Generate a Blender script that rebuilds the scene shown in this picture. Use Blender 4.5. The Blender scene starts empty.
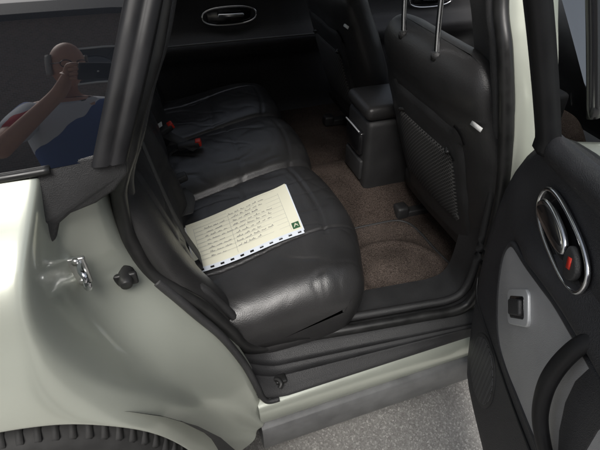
import bpy, bmesh, math, random
from mathutils import Vector, noise, Matrix
random.seed(7)
S=bpy.context.scene
col=S.collection
# ------------------------------------------------------------------ materials
def mat(name, base=(.5,.5,.5), rough=.5, metal=0, coat=0, spec=.5, noise_amt=0, noise_scale=20, bump=0, bump_scale=200, bump2=0, bump2_scale=15, sheen=0, rough_var=0, coatr=.05):
    m=bpy.data.materials.new(name); m.use_nodes=True
    nt=m.node_tree; b=nt.nodes['Principled BSDF']
    b.inputs['Base Color'].default_value=(*base,1); b.inputs['Roughness'].default_value=rough
    b.inputs['Metallic'].default_value=metal; b.inputs['Coat Weight'].default_value=coat
    b.inputs['Coat Roughness'].default_value=coatr
    b.inputs['Specular IOR Level'].default_value=spec
    b.inputs['Sheen Weight'].default_value=sheen
    tc=nt.nodes.new('ShaderNodeTexCoord')
    N=lambda t:nt.nodes.new(t)
    if noise_amt or rough_var:
        n=N('ShaderNodeTexNoise'); n.inputs['Scale'].default_value=noise_scale; n.inputs['Detail'].default_value=6
        nt.links.new(tc.outputs['Object'],n.inputs['Vector'])
        if noise_amt:
            r=N('ShaderNodeMapRange'); r.inputs['From Min'].default_value=.3; r.inputs['From Max'].default_value=.7
            r.inputs['To Min'].default_value=1-noise_amt; r.inputs['To Max'].default_value=1+noise_amt
            nt.links.new(n.outputs['Fac'],r.inputs['Value'])
            v=N('ShaderNodeVectorMath'); v.operation='SCALE'; v.inputs[0].default_value=base
            nt.links.new(r.outputs['Result'],v.inputs['Scale']); nt.links.new(v.outputs['Vector'],b.inputs['Base Color'])
        if rough_var:
            r=N('ShaderNodeMapRange'); r.inputs['From Min'].default_value=.3; r.inputs['From Max'].default_value=.7
            r.inputs['To Min'].default_value=max(0,rough-rough_var); r.inputs['To Max'].default_value=rough+rough_var
            nt.links.new(n.outputs['Fac'],r.inputs['Value']); nt.links.new(r.outputs['Result'],b.inputs['Roughness'])
    last=None
    for st,sc,kind in ((bump2,bump2_scale,'n'),(bump,bump_scale,'v')):
        if st:
            t=N('ShaderNodeTexNoise') if kind=='n' else N('ShaderNodeTexVoronoi')
            t.inputs['Scale'].default_value=sc
            if kind=='n': t.inputs['Detail'].default_value=3
            nt.links.new(tc.outputs['Object'],t.inputs['Vector'])
            bp=N('ShaderNodeBump'); bp.inputs['Strength'].default_value=st; bp.inputs['Distance'].default_value=.001 if kind=='v' else .012
            nt.links.new(t.outputs['Fac'] if kind=='n' else t.outputs['Distance'],bp.inputs['Height'])
            if last: nt.links.new(last.outputs['Normal'],bp.inputs['Normal'])
            last=bp
    if last: nt.links.new(last.outputs['Normal'],b.inputs['Normal'])
    return m
PAINT=mat('champagne_paint',(.475,.50,.435),.33,metal=.42,coat=.7,noise_amt=.04,noise_scale=6,rough_var=.05,coatr=.07)
LEATHER=mat('black_leather',(.026,.0255,.026),.38,bump=.28,bump_scale=420,bump2=.09,bump2_scale=9,rough_var=.08,noise_scale=9,noise_amt=.18,spec=.65)
LEATHER2=mat('seatback_leather',(.025,.0245,.025),.43,bump=.28,bump_scale=380,bump2=.08,bump2_scale=8,rough_var=.06,noise_scale=9)
PLASTIC=mat('black_plastic',(.026,.026,.027),.5,bump=.5,bump_scale=600,noise_amt=.2,noise_scale=12,rough_var=.08)
TRIM=mat('door_trim_plastic',(.028,.028,.031),.5,bump=.7,bump_scale=500,rough_var=.05,noise_scale=10,noise_amt=.15)
CARD=mat('door_trim_plastic_lit',(.045,.045,.048),.5,bump=.5,bump_scale=500,rough_var=.05,noise_scale=10,noise_amt=.15)  # door trim with colour brightened to stand in for light on far side
GLOSS=mat('gloss_black',(.012,.012,.013),.16,coat=.3)
PILLAR=mat('pillar_satin_black',(.008,.008,.009),.50,noise_amt=.2,noise_scale=18,rough_var=.08,spec=.3)
RUBBER=mat('black_rubber',(.015,.015,.015),.42,noise_amt=.25,noise_scale=30,rough_var=.1)
CHROME=mat('chrome',(.75,.76,.78),.16,metal=1)
STEEL=mat('zinc_steel',(.62,.62,.60),.3,metal=.9,noise_amt=.1)
SILVER=mat('silver_insert',(.36,.36,.365),.42,metal=.2,bump=.5,bump_scale=700,noise_amt=.06,noise_scale=15)
SWPL=mat('switch_plate_silver',(.55,.56,.57),.35,metal=.4)
GREYM=mat('grey_sill_plastic',(.15,.152,.152),.42,noise_amt=.22,noise_scale=18,rough_var=.08,bump=.2,bump_scale=300)
RED=mat('red_plastic',(.60,.03,.015),.4)
WHITE=mat('white_label',(.75,.75,.73),.6)
GREEN=mat('green_print',(.03,.10,.045),.6)
INK=mat('ink',(.07,.07,.11),.7)
PRINT=mat('printed_grey',(.28,.29,.30),.7)
PAPER=mat('cream_paper',(.76,.75,.61),.5,noise_amt=.04,noise_scale=5)
PAPERW=mat('white_paper',(.80,.81,.79),.5)
POCKET=mat('clear_pocket',(.72,.77,.84),.2,noise_amt=.03)
BELT=mat('belt_webbing',(.04,.04,.04),.7,bump=.6,bump_scale=500)
SKIN=mat('skin',(.50,.27,.19),.5,noise_amt=.08,noise_scale=14)
HAIR=mat('grey_hair',(.25,.24,.23),.8)
TROUSER=mat('dark_trousers',(.03,.035,.06),.85)
TYRE=mat('tyre_rubber',(.024,.024,.024),.75,noise_amt=.3,noise_scale=30)
DARK=mat('liner_dark',(.010,.010,.010),.9)
def carpetmat(name,base,amt):
    m=mat(name,base,.97,noise_amt=amt,noise_scale=6)
    nt=m.node_tree;b=nt.nodes['Principled BSDF']; b.inputs['Specular IOR Level'].default_value=.08
    src=b.inputs['Base Color'].links[0].from_socket
    n=nt.nodes.new('ShaderNodeTexNoise'); n.inputs['Scale'].default_value=330; n.inputs['Detail'].default_value=2
    tc=[x for x in nt.nodes if x.type=='TEX_COORD'][0]; nt.links.new(tc.outputs['Object'],n.inputs['Vector'])
    r=nt.nodes.new('ShaderNodeMapRange'); r.inputs['From Min'].default_value=.35; r.inputs['From Max'].default_value=.65; r.inputs['To Min'].default_value=.45; r.inputs['To Max'].default_value=1.6
    nt.links.new(n.outputs['Fac'],r.inputs['Value'])
    v=nt.nodes.new('ShaderNodeVectorMath'); v.operation='SCALE'; nt.links.new(src,v.inputs[0]); nt.links.new(r.outputs['Result'],v.inputs['Scale'])
    nt.links.new(v.outputs['Vector'],b.inputs['Base Color'])
    bp=nt.nodes.new('ShaderNodeBump'); bp.inputs['Strength'].default_value=.9; bp.inputs['Distance'].default_value=.004
    nt.links.new(n.outputs['Fac'],bp.inputs['Height']); nt.links.new(bp.outputs['Normal'],b.inputs['Normal'])
    return m
CARPET=carpetmat('brown_carpet',(.044,.034,.029),.4)
MAT_=carpetmat('brown_mat',(.066,.052,.045),.5)
ASPH=bpy.data.materials.new('asphalt'); ASPH.use_nodes=True
nt=ASPH.node_tree; b=nt.nodes['Principled BSDF']; b.inputs['Roughness'].default_value=.85
tc=nt.nodes.new('ShaderNodeTexCoord'); v=nt.nodes.new('ShaderNodeTexVoronoi'); v.inputs['Scale'].default_value=240
nt.links.new(tc.outputs['Object'],v.inputs['Vector'])
cr=nt.nodes.new('ShaderNodeValToRGB'); e=cr.color_ramp.elements
e[0].color=(.25,.24,.225,1); e[1].color=(.62,.60,.57,1); e[0].position=.15; e[1].position=.97
m_=e.new(.7); m_.color=(.36,.35,.33,1)
nt.links.new(v.outputs['Color'],cr.inputs['Fac'])
n=nt.nodes.new('ShaderNodeTexNoise'); n.inputs['Scale'].default_value=4; n.inputs['Detail'].default_value=8; nt.links.new(tc.outputs['Object'],n.inputs['Vector'])
mr=nt.nodes.new('ShaderNodeMapRange'); mr.inputs['To Min'].default_value=.55; mr.inputs['To Max'].default_value=1.45; nt.links.new(n.outputs['Fac'],mr.inputs['Value'])
vm=nt.nodes.new('ShaderNodeVectorMath'); vm.operation='SCALE'; nt.links.new(cr.outputs['Color'],vm.inputs[0]); nt.links.new(mr.outputs['Result'],vm.inputs['Scale']); nt.links.new(vm.outputs['Vector'],b.inputs['Base Color'])
bp=nt.nodes.new('ShaderNodeBump'); bp.inputs['Strength'].default_value=.4; bp.inputs['Distance'].default_value=.002; nt.links.new(v.outputs['Distance'],bp.inputs['Height']); nt.links.new(bp.outputs['Normal'],b.inputs['Normal'])
def tint(name,ior):
    m=bpy.data.materials.new(name); m.use_nodes=True
    b=m.node_tree.nodes['Principled BSDF']; b.inputs['Base Color'].default_value=(.006,.007,.009,1); b.inputs['Roughness'].default_value=.015; b.inputs['IOR'].default_value=ior
    return m
TINT=tint('privacy_glass',2.2); FGLASS=tint('front_window_glass',3.2)
GLASS=bpy.data.materials.new('clear_glass'); GLASS.use_nodes=True
nt=GLASS.node_tree; out=nt.nodes['Material Output']; nt.nodes.remove(nt.nodes['Principled BSDF'])
tr=nt.nodes.new('ShaderNodeBsdfTransparent'); tr.inputs['Color'].default_value=(.88,.91,.91,1); gl=nt.nodes.new('ShaderNodeBsdfGlossy'); gl.inputs['Roughness'].default_value=.02
mx=nt.nodes.new('ShaderNodeMixShader'); mx.inputs[0].default_value=.02
nt.links.new(tr.outputs[0],mx.inputs[1]); nt.links.new(gl.outputs[0],mx.inputs[2]); nt.links.new(mx.outputs[0],out.inputs[0])
NET=mat('net_fabric',(.02,.02,.02),.8)
nt=NET.node_tree; b=nt.nodes['Principled BSDF']; tc=nt.nodes.new('ShaderNodeTexCoord')
ws=[]
for ang in (45,-45):
    mp=nt.nodes.new('ShaderNodeMapping'); mp.inputs['Rotation'].default_value=(math.radians(ang),0,0); nt.links.new(tc.outputs['Object'],mp.inputs['Vector'])
    w=nt.nodes.new('ShaderNodeTexWave'); w.bands_direction='Y'; w.inputs['Scale'].default_value=36; w.inputs['Distortion'].default_value=.5; nt.links.new(mp.outputs['Vector'],w.inputs['Vector']); ws.append(w)
mm=nt.nodes.new('ShaderNodeMath'); mm.operation='MAXIMUM'; nt.links.new(ws[0].outputs['Fac'],mm.inputs[0]); nt.links.new(ws[1].outputs['Fac'],mm.inputs[1])
cr=nt.nodes.new('ShaderNodeValToRGB'); cr.color_ramp.elements[0].position=.7; cr.color_ramp.elements[0].color=(.006,.006,.006,1); cr.color_ramp.elements[1].position=.95; cr.color_ramp.elements[1].color=(.07,.068,.066,1)
nt.links.new(mm.outputs[0],cr.inputs['Fac']); nt.links.new(cr.outputs['Color'],b.inputs['Base Color'])
bp=nt.nodes.new('ShaderNodeBump'); bp.inputs['Distance'].default_value=.001; nt.links.new(mm.outputs[0],bp.inputs['Height']); nt.links.new(bp.outputs['Normal'],b.inputs['Normal'])
GRILLE=mat('speaker_grille',(.02,.02,.02),.6)
nt=GRILLE.node_tree; b=nt.nodes['Principled BSDF']; tc=nt.nodes.new('ShaderNodeTexCoord'); v=nt.nodes.new('ShaderNodeTexVoronoi'); v.inputs['Scale'].default_value=170; v.inputs['Randomness'].default_value=0
nt.links.new(tc.outputs['Object'],v.inputs['Vector']); cr=nt.nodes.new('ShaderNodeValToRGB'); cr.color_ramp.elements[0].color=(.003,.003,.003,1); cr.color_ramp.elements[1].color=(.06,.06,.063,1); cr.color_ramp.elements[0].position=.3; cr.color_ramp.elements[1].position=.45
nt.links.new(v.outputs['Distance'],cr.inputs['Fac']); nt.links.new(cr.outputs['Color'],b.inputs['Base Color'])
BRICK=mat('brick',(.2,.1,.07),.9)
nt=BRICK.node_tree; b=nt.nodes['Principled BSDF']; tc=nt.nodes.new('ShaderNodeTexCoord'); mp=nt.nodes.new('ShaderNodeMapping'); mp.inputs['Rotation'].default_value=(math.radians(90),0,0)
bt=nt.nodes.new('ShaderNodeTexBrick'); bt.inputs['Scale'].default_value=4; bt.inputs['Color1'].default_value=(.27,.20,.17,1); bt.inputs['Color2'].default_value=(.20,.155,.13,1); bt.inputs['Mortar'].default_value=(.33,.31,.28,1)
nt.links.new(tc.outputs['Object'],mp.inputs['Vector']); nt.links.new(mp.outputs['Vector'],bt.inputs['Vector']); nt.links.new(bt.outputs['Color'],b.inputs['Base Color'])
SHIRT=mat('shirt',(.7,.7,.7),.8)
nt=SHIRT.node_tree; b=nt.nodes['Principled BSDF']; tc=nt.nodes.new('ShaderNodeTexCoord'); mp=nt.nodes.new('ShaderNodeMapping'); mp.inputs['Rotation'].default_value=(0,math.radians(35),0)
sx=nt.nodes.new('ShaderNodeSeparateXYZ'); nz=nt.nodes.new('ShaderNodeTexNoise'); nz.inputs['Scale'].default_value=5
av=nt.nodes.new('ShaderNodeVectorMath'); av.operation='MULTIPLY_ADD'; av.inputs[1].default_value=(.12,.12,.12)
nt.links.new(tc.outputs['Object'],nz.inputs['Vector']); nt.links.new(nz.outputs['Color'],av.inputs[0]); nt.links.new(tc.outputs['Object'],av.inputs[2])
nt.links.new(av.outputs['Vector'],mp.inputs['Vector']); nt.links.new(mp.outputs['Vector'],sx.inputs[0])
cr=nt.nodes.new('ShaderNodeValToRGB'); cr.color_ramp.interpolation='CONSTANT'; e=cr.color_ramp.elements
e[0].color=(.05,.10,.30,1); e[0].position=0; e[1].color=(.62,.65,.70,1); e[1].position=.50
for p,c in ((.66,(.50,.05,.06,1)),(.72,(.62,.65,.70,1)),(.80,(.06,.12,.34,1))):
    q=e.new(p); q.color=c
mr=nt.nodes.new('ShaderNodeMapRange'); mr.inputs['From Min'].default_value=.8; mr.inputs['From Max'].default_value=1.5; nt.links.new(sx.outputs['Z'],mr.inputs['Value']); nt.links.new(mr.outputs['Result'],cr.inputs['Fac']); nt.links.new(cr.outputs['Color'],b.inputs['Base Color'])

# ------------------------------------------------------------------ helpers
def empty(name,loc=(0,0,0),parent=None):
    o=bpy.data.objects.new(name,None); o.empty_display_size=.1; col.objects.link(o)
    o.location=loc
    if parent: o.parent=parent
    return o
def mk(name,verts,faces,m,parent=None,smooth=True,sub=0,bevel=0,solid=0,weld=False):
    me=bpy.data.meshes.new(name); me.from_pydata([tuple(v) for v in verts],[],faces)
    bm=bmesh.new(); bm.from_mesh(me)
    if weld: bmesh.ops.remove_doubles(bm,verts=bm.verts,dist=1e-4)
    bmesh.ops.recalc_face_normals(bm,faces=bm.faces)
    bm.to_mesh(me); bm.free()
    me.materials.append(m)
    for p in me.polygons: p.use_smooth=smooth
    o=bpy.data.objects.new(name,me); col.objects.link(o)
    if parent: o.parent=parent
    if solid:
        x=o.modifiers.new('s','SOLIDIFY'); x.thickness=solid; x.offset=0
    if bevel:
        x=o.modifiers.new('b','BEVEL'); x.width=bevel; x.segments=3; x.limit_method='ANGLE'; x.angle_limit=math.radians(35)
    if sub:
        x=o.modifiers.new('u','SUBSURF'); x.levels=sub; x.render_levels=sub
    return o
def gridfaces(nr,nc,cr=False,cc=False,base=0):
    F=[]
    for i in range(nr if cr else nr-1):
        for j in range(nc if cc else nc-1):
            a=i*nc+j; b_=i*nc+(j+1)%nc; c=((i+1)%nr)*nc+(j+1)%nc; d=((i+1)%nr)*nc+j
            F.append((base+a,base+b_,base+c,base+d))
    return F
def loft(name,rows,m,parent=None,cr=False,cc=False,capr=False,**k):
    nr=len(rows); nc=len(rows[0]); V=[p for r in rows for p in r]; F=gridfaces(nr,nc,cr,cc)
    if capr:
        F.append(tuple(range(nc))); F.append(tuple((nr-1)*nc+j for j in range(nc)))
    return mk(name,V,F,m,parent,**k)
def resample(P,n):
    P=[Vector(p) for p in P]; L=[0]
    for a,b in zip(P,P[1:]): L.append(L[-1]+(b-a).length)
    out=[]
    for i in range(n):
        t=L[-1]*i/(n-1); k=0
        while k<len(L)-2 and L[k+1]<t: k+=1
        f=(t-L[k])/max(1e-9,L[k+1]-L[k]); out.append(P[k].lerp(P[k+1],min(1,f)))
    return out
def catmull(P,n=8,closed=False):
    P=[Vector(p) for p in P]; out=[]; N=len(P)
    R=range(N if closed else N-1)
    for i in R:
        if closed: a,b,c,d=P[(i-1)%N],P[i],P[(i+1)%N],P[(i+2)%N]
        else: a=P[max(0,i-1)];b=P[i];c=P[i+1];d=P[min(N-1,i+2)]
        for k in range(n):
            t=k/n; out.append(.5*((2*b)+(c-a)*t+(2*a-5*b+4*c-d)*t*t+(3*b-a-3*c+d)*t**3))
    if not closed: out.append(P[-1])
    return out
def tube(name,path,r,m,parent=None,n=12,closed=False,sx=1,sy=1,up=(0,0,1),smoothn=6):
    P=catmull(path,smoothn,closed) if smoothn else [Vector(p) for p in path]
    rows=[]; N=len(P)
    for i,p in enumerate(P):
        t=(P[(i+1)%N]-P[i-1]) if closed else (P[min(N-1,i+1)]-P[max(0,i-1)])
        t.normalize(); u=Vector(up); s=t.cross(u)
        if s.length<.05: s=t.cross(Vector((0,1,.1)))
        s.normalize(); w=s.cross(t).normalized()
        rr=r(i/(N-1)) if callable(r) else r
        rows.append([p+s*math.cos(a)*rr*sx+w*math.sin(a)*rr*sy for a in [2*math.pi*k/n for k in range(n)]])
    return loft(name,rows,m,parent,cr=closed,cc=True,capr=not closed)
def prism(name,pts,o0,o1,f,m,parent=None,bevel=.004,smooth=True):
    n=len(pts); V=[f(a,b_,o0) for a,b_ in pts]+[f(a,b_,o1) for a,b_ in pts]
    F=[tuple(range(n)),tuple(range(2*n-1,n-1,-1))]+[(i,(i+1)%n,n+(i+1)%n,n+i) for i in range(n)]
    return mk(name,V,F,m,parent,smooth=smooth,bevel=bevel)
def rbox(name,c,size,m,parent=None,bevel=.01,M=None):
    x,y,z=[q/2 for q in size]; V=[Vector((a*x,b_*y,cc*z)) for a in (-1,1) for b_ in (-1,1) for cc in (-1,1)]
    if M: V=[M@v for v in V]
    V=[v+Vector(c) for v in V]
    F=[(0,1,3,2),(4,6,7,5),(0,4,5,1),(2,3,7,6),(0,2,6,4),(1,5,7,3)]
    return mk(name,V,F,m,parent,bevel=bevel)
def label(o,l,c,g=None):
    o['label']=l; o['category']=c
    if g: o['group']=g
# ------------------------------------------------------------------ setting
g=mk('ground',[(-150,-150,0),(150,-150,0),(150,150,0),(-150,150,0)],[(0,1,2,3)],ASPH,smooth=False); g['kind']='structure'
bld=empty('brick_building',(0,-8,0)); label(bld,'two storey brown brick building with dark windows beside the yard','building')
def bbox(name,x0,x1,y0,y1,z0,z1,m,p,bev=0):
    return rbox(name,((x0+x1)/2,(y0+y1)/2,(z0+z1)/2),(x1-x0,y1-y0,z1-z0),m,p,bevel=bev)
bbox('wall',-14,4,-4,0,0,6.4,BRICK,bld)
prism('roof',[(-4.4,6.4),(.4,6.4),(-2,8.4)],-14.4,4.4,lambda a,b_,o:(o,a,b_),mat('slate',(.10,.10,.105),.8,noise_amt=.3),bld,bevel=0,smooth=False)
wx=[-12,-9,-6,-3.6,.8,2.8]
for x in wx:
    for z in (1.0,3.9):
        if z<2 and x==.8: continue
        w=bbox('window',x-.55,x+.55,-.03,.012,z,z+1.2,TINT,bld)
        for (a0,a1,b0,b1) in ((x-.62,x-.55,z-.06,z+1.26),(x+.55,x+.62,z-.06,z+1.26),(x-.55,x+.55,z-.06,z),(x-.55,x+.55,z+1.2,z+1.26)):
            bbox('frame',a0,a1,-.02,.04,b0,b1,WHITE,w)
bbox('door',.3,1.25,-.03,.03,0,2.05,mat('green_door',(.03,.08,.05),.4),bld)

# ------------------------------------------------------------------ car
car=empty('parked_car'); label(car,'champagne estate car with rear passenger door wide open, black leather seats','car')
F=[(-.189,.68,1.057),(-.203,.64,1.021),(-.216,.58,.989),(-.230,.54,.934),(-.231,.52,.871),(-.201,.52,.770),(-.114,.54,.654),(-.056,.56,.540),(-.020,.57,.401),(.07,.60,.285)]
J=[(-.189,.70,.985),(-.196,.70,.878),(-.203,.69,.790),(-.172,.66,.70),(-.097,.63,.613),(-.001,.62,.494),(.06,.618,.39),(.10,.622,.30)]
SO=[(-.119,.75,.965),(-.122,.77,.848),(-.102,.77,.749),(-.035,.755,.64),(.03,.735,.555),(.075,.70,.47),(.100,.668,.40),(.112,.650,.35),(.116,.643,.300)]
J10=resample(J,10); S10=resample(SO,10)
V=[];Fc=[]
rowsA=[]
for k in range(5):
    f=F[k]; rowsA.append([(-1.5,f[1]+.05,f[2]+.02),(-1.1,f[1]+.015,f[2]+.018),(-.8,f[1]-.002,f[2]+.015),(-.55,f[1]-.006,f[2]+.012),(-.40,f[1]-.008,f[2]+.01),(-.30,f[1]-.006,f[2]+.005),(f[0]-.015,f[1]-.003,f[2]+.001),f])
def addgrid(rows):
    b0=len(V); V.extend([tuple(p) for r in rows for p in r]); Fc.extend(gridfaces(len(rows),len(rows[0]),base=b0))
addgrid(rowsA)
up=rowsA[4]+F[5:]
lip=[(-1.5,.53,.42),(-1.1,.50,.42),(-.83,.488,.45),(-.66,.483,.68),(-.50,.482,.745),(-.38,.482,.760),(-.30,.483,.748),(-.245,.485,.730),(-.205,.488,.705),(-.135,.495,.640),(-.092,.512,.545),(-.062,.535,.42),(-.04,.57,.28)]
mid=[tuple((Vector(a)*.45+Vector(b_)*.55)+Vector((0,-.008 if i<8 else -.003,0))) for i,(a,b_) in enumerate(zip(up,lip))]
wc=Vector((-.39,0,.33))
flange=[]
for i,p in enumerate(lip):
    d=Vector((wc.x-p[0],0,wc.z-p[2])).normalized() if i>1 else Vector((0,0,-1))
    flange.append(tuple(Vector(p)+d*.004+Vector((0,.006,0))))
fl2=[(p[0],p[1]+.03,p[2]) for p in flange]
addgrid([up,mid,lip,flange,fl2])
Fp=[tuple(Vector(f)*.86+j*.14+Vector((.003,.009,0))) for f,j in zip(F,J10)]
J2=[tuple(j*.5+s*.5+Vector((-.003,.006,-.003))) for j,s in zip(J10,S10)]
Jm=[tuple(Vector(f)*.4+j*.6+Vector((-.006,.014,-.004))) for f,j in zip(F,J10)]
addgrid([F,Fp,Jm,[tuple(p) for p in J10],J2,[tuple(p) for p in S10],[(p.x+.006,p.y+.05,p.z-.002) for p in S10]])
body=mk('rear_quarter_panel',V,Fc,PAINT,car,weld=True,sub=2)
# black end trim covering the joint between body and sill plate
tube('sill_end_trim',[(-.075,.782,.712),(-.045,.772,.668),(-.005,.752,.610),(.04,.733,.542),(.078,.702,.468),(.100,.672,.405),(.108,.660,.375),(.122,.652,.358),(.15,.650,.357)],lambda t:.012-.006*t,PLASTIC,car,n=12,smoothn=8)
rows=[]
for a in range(-25,206,10):
    t=math.radians(a); rows.append([(-.39+math.cos(t)*r,y,.33+math.sin(t)*r) for y,r in ((.512,.424),(.54,.39),(.58,.365),(.80,.355))])
loft('wheel_arch_liner',rows,DARK,car)
wheel=empty('rear_wheel',(-.39,.63,.325),car)
def lathe(name,prof,m,parent,n=64,extra=None):
    V=[]
    for i in range(n):
        t=2*math.pi*i/n
        V+=[(math.cos(t)*r,y,math.sin(t)*r) for y,r in prof]
    Fs=gridfaces(n,len(prof),cr=True)
    if extra:
        b0=len(V); V+=extra[0]; Fs+=[tuple(b0+q for q in f) for f in extra[1]]
    return mk(name,V,Fs,m,parent)
V=[];Fc=[]
for i in range(72):
    t=2*math.pi*i/72
    for y0,y1 in ((-.096,-.055),(.058,.096)):
        b0=len(V)
        for dt in (-.018,.018):
            for r in (.300,.331):
                for y in (y0,y1):
                    sk=.02*(y-y0)/(y1-y0)
                    rr=r if abs(y)<.07 or r<.31 else r-.012
                    V.append((math.cos(t+dt+sk)*rr,y,math.sin(t+dt+sk)*rr))
        Fc+= [tuple(b0+q for q in f) for f in ((0,1,3,2),(4,6,7,5),(0,4,5,1),(2,3,7,6),(0,2,6,4),(1,5,7,3))]
lathe('tyre',[(-.09,.20),(-.105,.24),(-.107,.28),(-.098,.310),(-.08,.322),(-.045,.325),(-.042,.316),(-.036,.316),(-.033,.325),(0,.327),(.003,.318),(.009,.318),(.012,.327),(.045,.325),(.048,.316),(.054,.316),(.057,.325),(.09,.320),(.105,.28),(.10,.20)],TYRE,wheel,n=120,extra=(V,Fc))
lathe('rim',[(-.085,.0),(-.09,.05),(-.06,.10),(-.05,.18),(-.088,.205),(-.07,.198),(.09,.198)],STEEL,wheel)
def gy(x,z):
    xc,zc=-.075,1.165
    return .722+.335*(z-zc)+.10*(x-xc)+((z-zc)**2)/(2*1.25)+((x-xc)**2)/(2*2.6)
rows=[]
for i in range(25):
    z=1.066+(1.47-1.066)*i/24
    xr=-.103+(z-1.075)*.455
    rows.append([(-1.25+(xr+1.25)*j/60,gy(-1.25+(xr+1.25)*j/60,z),z) for j in range(61)])
loft('quarter_window',rows,TINT,car)
tube('window_strip',[(x,gy(x,1.066)-.004,1.066) for x in (-1.2,-.9,-.6,-.4,-.25,-.17)],.006,RUBBER,car,n=8)
rows=[]
for i in range(14):
    z=1.06+(1.47-1.06)*i/13
    xl=-.106+(z-1.075)*.455; xr=-.062+(z-1.062)*.47
    y=gy(xl,z)
    rows.append([(xl-.002,y+.01,z),(xl-.001,y-.006,z),(xl+.006,y-.010,z),((xl+xr)/2-.004,y-.011,z),((xl+xr)/2,y-.007,z),((xl+xr)/2+.004,y-.011,z),(xr-.004,y-.009,z),(xr,y-.003,z),(xr+.004,y+.012,z),(xr-.01,y+.05,z)])
loft('pillar_trim',rows,PILLAR,car)
ct=[(-.200,1.068,.690),(-.15,1.074,.692),(-.098,1.076,.694),(-.060,1.064,.694),(-.066,1.035,.694),(-.092,1.008,.692),(-.125,.990,.692),(-.165,.980,.690),(-.186,.966,.688),(-.198,.940,.682),(-.216,.935,.672),(-.214,.98,.675)]
Vt=[(x,y-.004,z) for x,z,y in ct]+[(x,y+.06,z) for x,z,y in ct]; n=len(ct)
mk('corner_trim',Vt,[tuple(range(n)),tuple(range(2*n-1,n-1,-1))]+[(i,(i+1)%n,n+(i+1)%n,n+i) for i in range(n)],PLASTIC,car,bevel=.006)
seal=[(.12,.86,1.44),(.075,.815,1.36),(.04,.79,1.28),(.008,.765,1.20),(-.026,.745,1.137),(-.06,.73,1.06),(-.085,.745,1.0),(-.10,.775,.937),(-.105,.79,.84),(-.088,.79,.74),(-.045,.785,.675),(.01,.775,.61),(.06,.765,.52),(.09,.765,.45),(.14,.775,.41),(.24,.785,.395),(.4,.77,.395),(.6,.752,.395),(.70,.742,.40),(.745,.745,.43),(.762,.755,.52),(.758,.76,.66),(.735,.757,.828),(.694,.765,1.0),(.674,.795,1.12),(.674,.84,1.20),(.680,.89,1.36),(.65,.92,1.43),(.55,.925,1.455),(.35,.925,1.465),(.2,.91,1.465)]
tube('door_seal',seal,.0145,RUBBER,car,closed=True,sx=1.0,sy=1.15,n=12,smoothn=8)
tube('inner_trim_edge',[(p[0]+(.016 if i<16 else .004 if i>19 else 0),p[1]+.038,p[2]+(.006 if 10<i<20 else 0)) for i,p in enumerate(seal)],.012,PLASTIC,car,closed=True,n=10,smoothn=8)
ps=catmull(seal,5,True)
rows=[]
cx,cz=.33,.9
for k,(off,dout) in enumerate(((.0,.0),(.03,.02),(.09,.02),(.16,.03))):
    r=[]
    for p in ps:
        d=Vector((p.x-cx,0,p.z-cz)).normalized()
        r.append(tuple(p+Vector((0,off,0))+d*dout))
    rows.append(r)
loft('aperture_lining',rows[1:],PLASTIC,car,cc=True)
Bp=[(.80,.745,.36),(.815,.735,.5),(.808,.73,.66),(.782,.728,.83),(.742,.742,1.0),(.722,.770,1.12),(.720,.815,1.20),(.725,.865,1.36),(.73,.90,1.46)]
rows=[[(p[0]-.050,p[1]+.03,p[2]) for p in Bp],[(p[0]-.032,p[1]+.002,p[2]) for p in Bp],[(p[0],p[1]-.008,p[2]) for p in Bp],[(p[0]+.04,p[1]-.008,p[2]) for p in Bp],[(p[0]+.07,p[1]+.01,p[2]) for p in Bp]]
loft('centre_pillar',rows,PAINT,car,sub=1)
def sill(name,prof,m,x0=.02,x1=.86):
    rows=[]
    for x in [x0+(x1-x0)*i/12 for i in range(13)]:
        t=(x-.1)/.63
        rows.append([(x,a+(b_-a)*t,z) for a,b_,z in prof])
    return loft(name,rows,m,car)
s1=sill('sill',[(.80,.75,.372),(.70,.72,.368),(.650,.684,.357),(.642,.676,.352),(.634,.664,.340),(.631,.658,.322),(.632,.657,.300),(.64,.665,.285),(.70,.70,.27)],PAINT,x0=.095)
s2=sill('sill_moulding',[(.70,.70,.296),(.632,.656,.296),(.619,.646,.291),(.612,.638,.278),(.612,.636,.215),(.620,.644,.195),(.66,.67,.185),(.72,.72,.185)],GREYM,x0=.095,x1=2.2)
s2.modifiers.new('b','BEVEL').width=.004
sill('underbody',[(.70,.70,.19),(.75,.75,.12),(2.1,2.1,.12)],DARK,x0=-.9,x1=2.4)
rows=[]
prof=[(.79,.742,.392),(.765,.715,.392),(.757,.709,.378),(.738,.700,.377),(.735,.698,.381),(.731,.696,.381),(.728,.694,.377),(.705,.690,.375),(.702,.689,.379),(.698,.688,.379),(.695,.687,.374),(.668,.684,.368),(.656,.682,.362),(.650,.679,.357),(.650,.679,.350)]
for i in range(41):
    x=.068+.71*i/40; t=(x-.1)/.63
    rr=[]
    for a,b_,z in prof:
        k=max(0,(.17-x)/.10)
        lift=k**1.5*.055 if a>.66 else k**1.5*.02
        rr.append((x+ (0 if a>.70 else k*.03*(.70-a)/.05),a+(b_-a)*t+(k*.012 if a<.67 else 0),z+lift))
    rows.append(rr)
loft('scuff_plate',rows,PLASTIC,car)
tube('plate_clip',[(.150,.690,.385),(.158,.684,.388),(.162,.672,.386),(.156,.666,.380)],.006,RUBBER,car,n=8)
rbox('clip_pad',(.165,.69,.379),(.03,.025,.01),RUBBER,car,bevel=.004)
st=empty('striker',(-.182,.700,.855),car)
rbox('striker_plate',(-.004,-.004,0),(.030,.010,.06),STEEL,st,bevel=.004)
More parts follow.
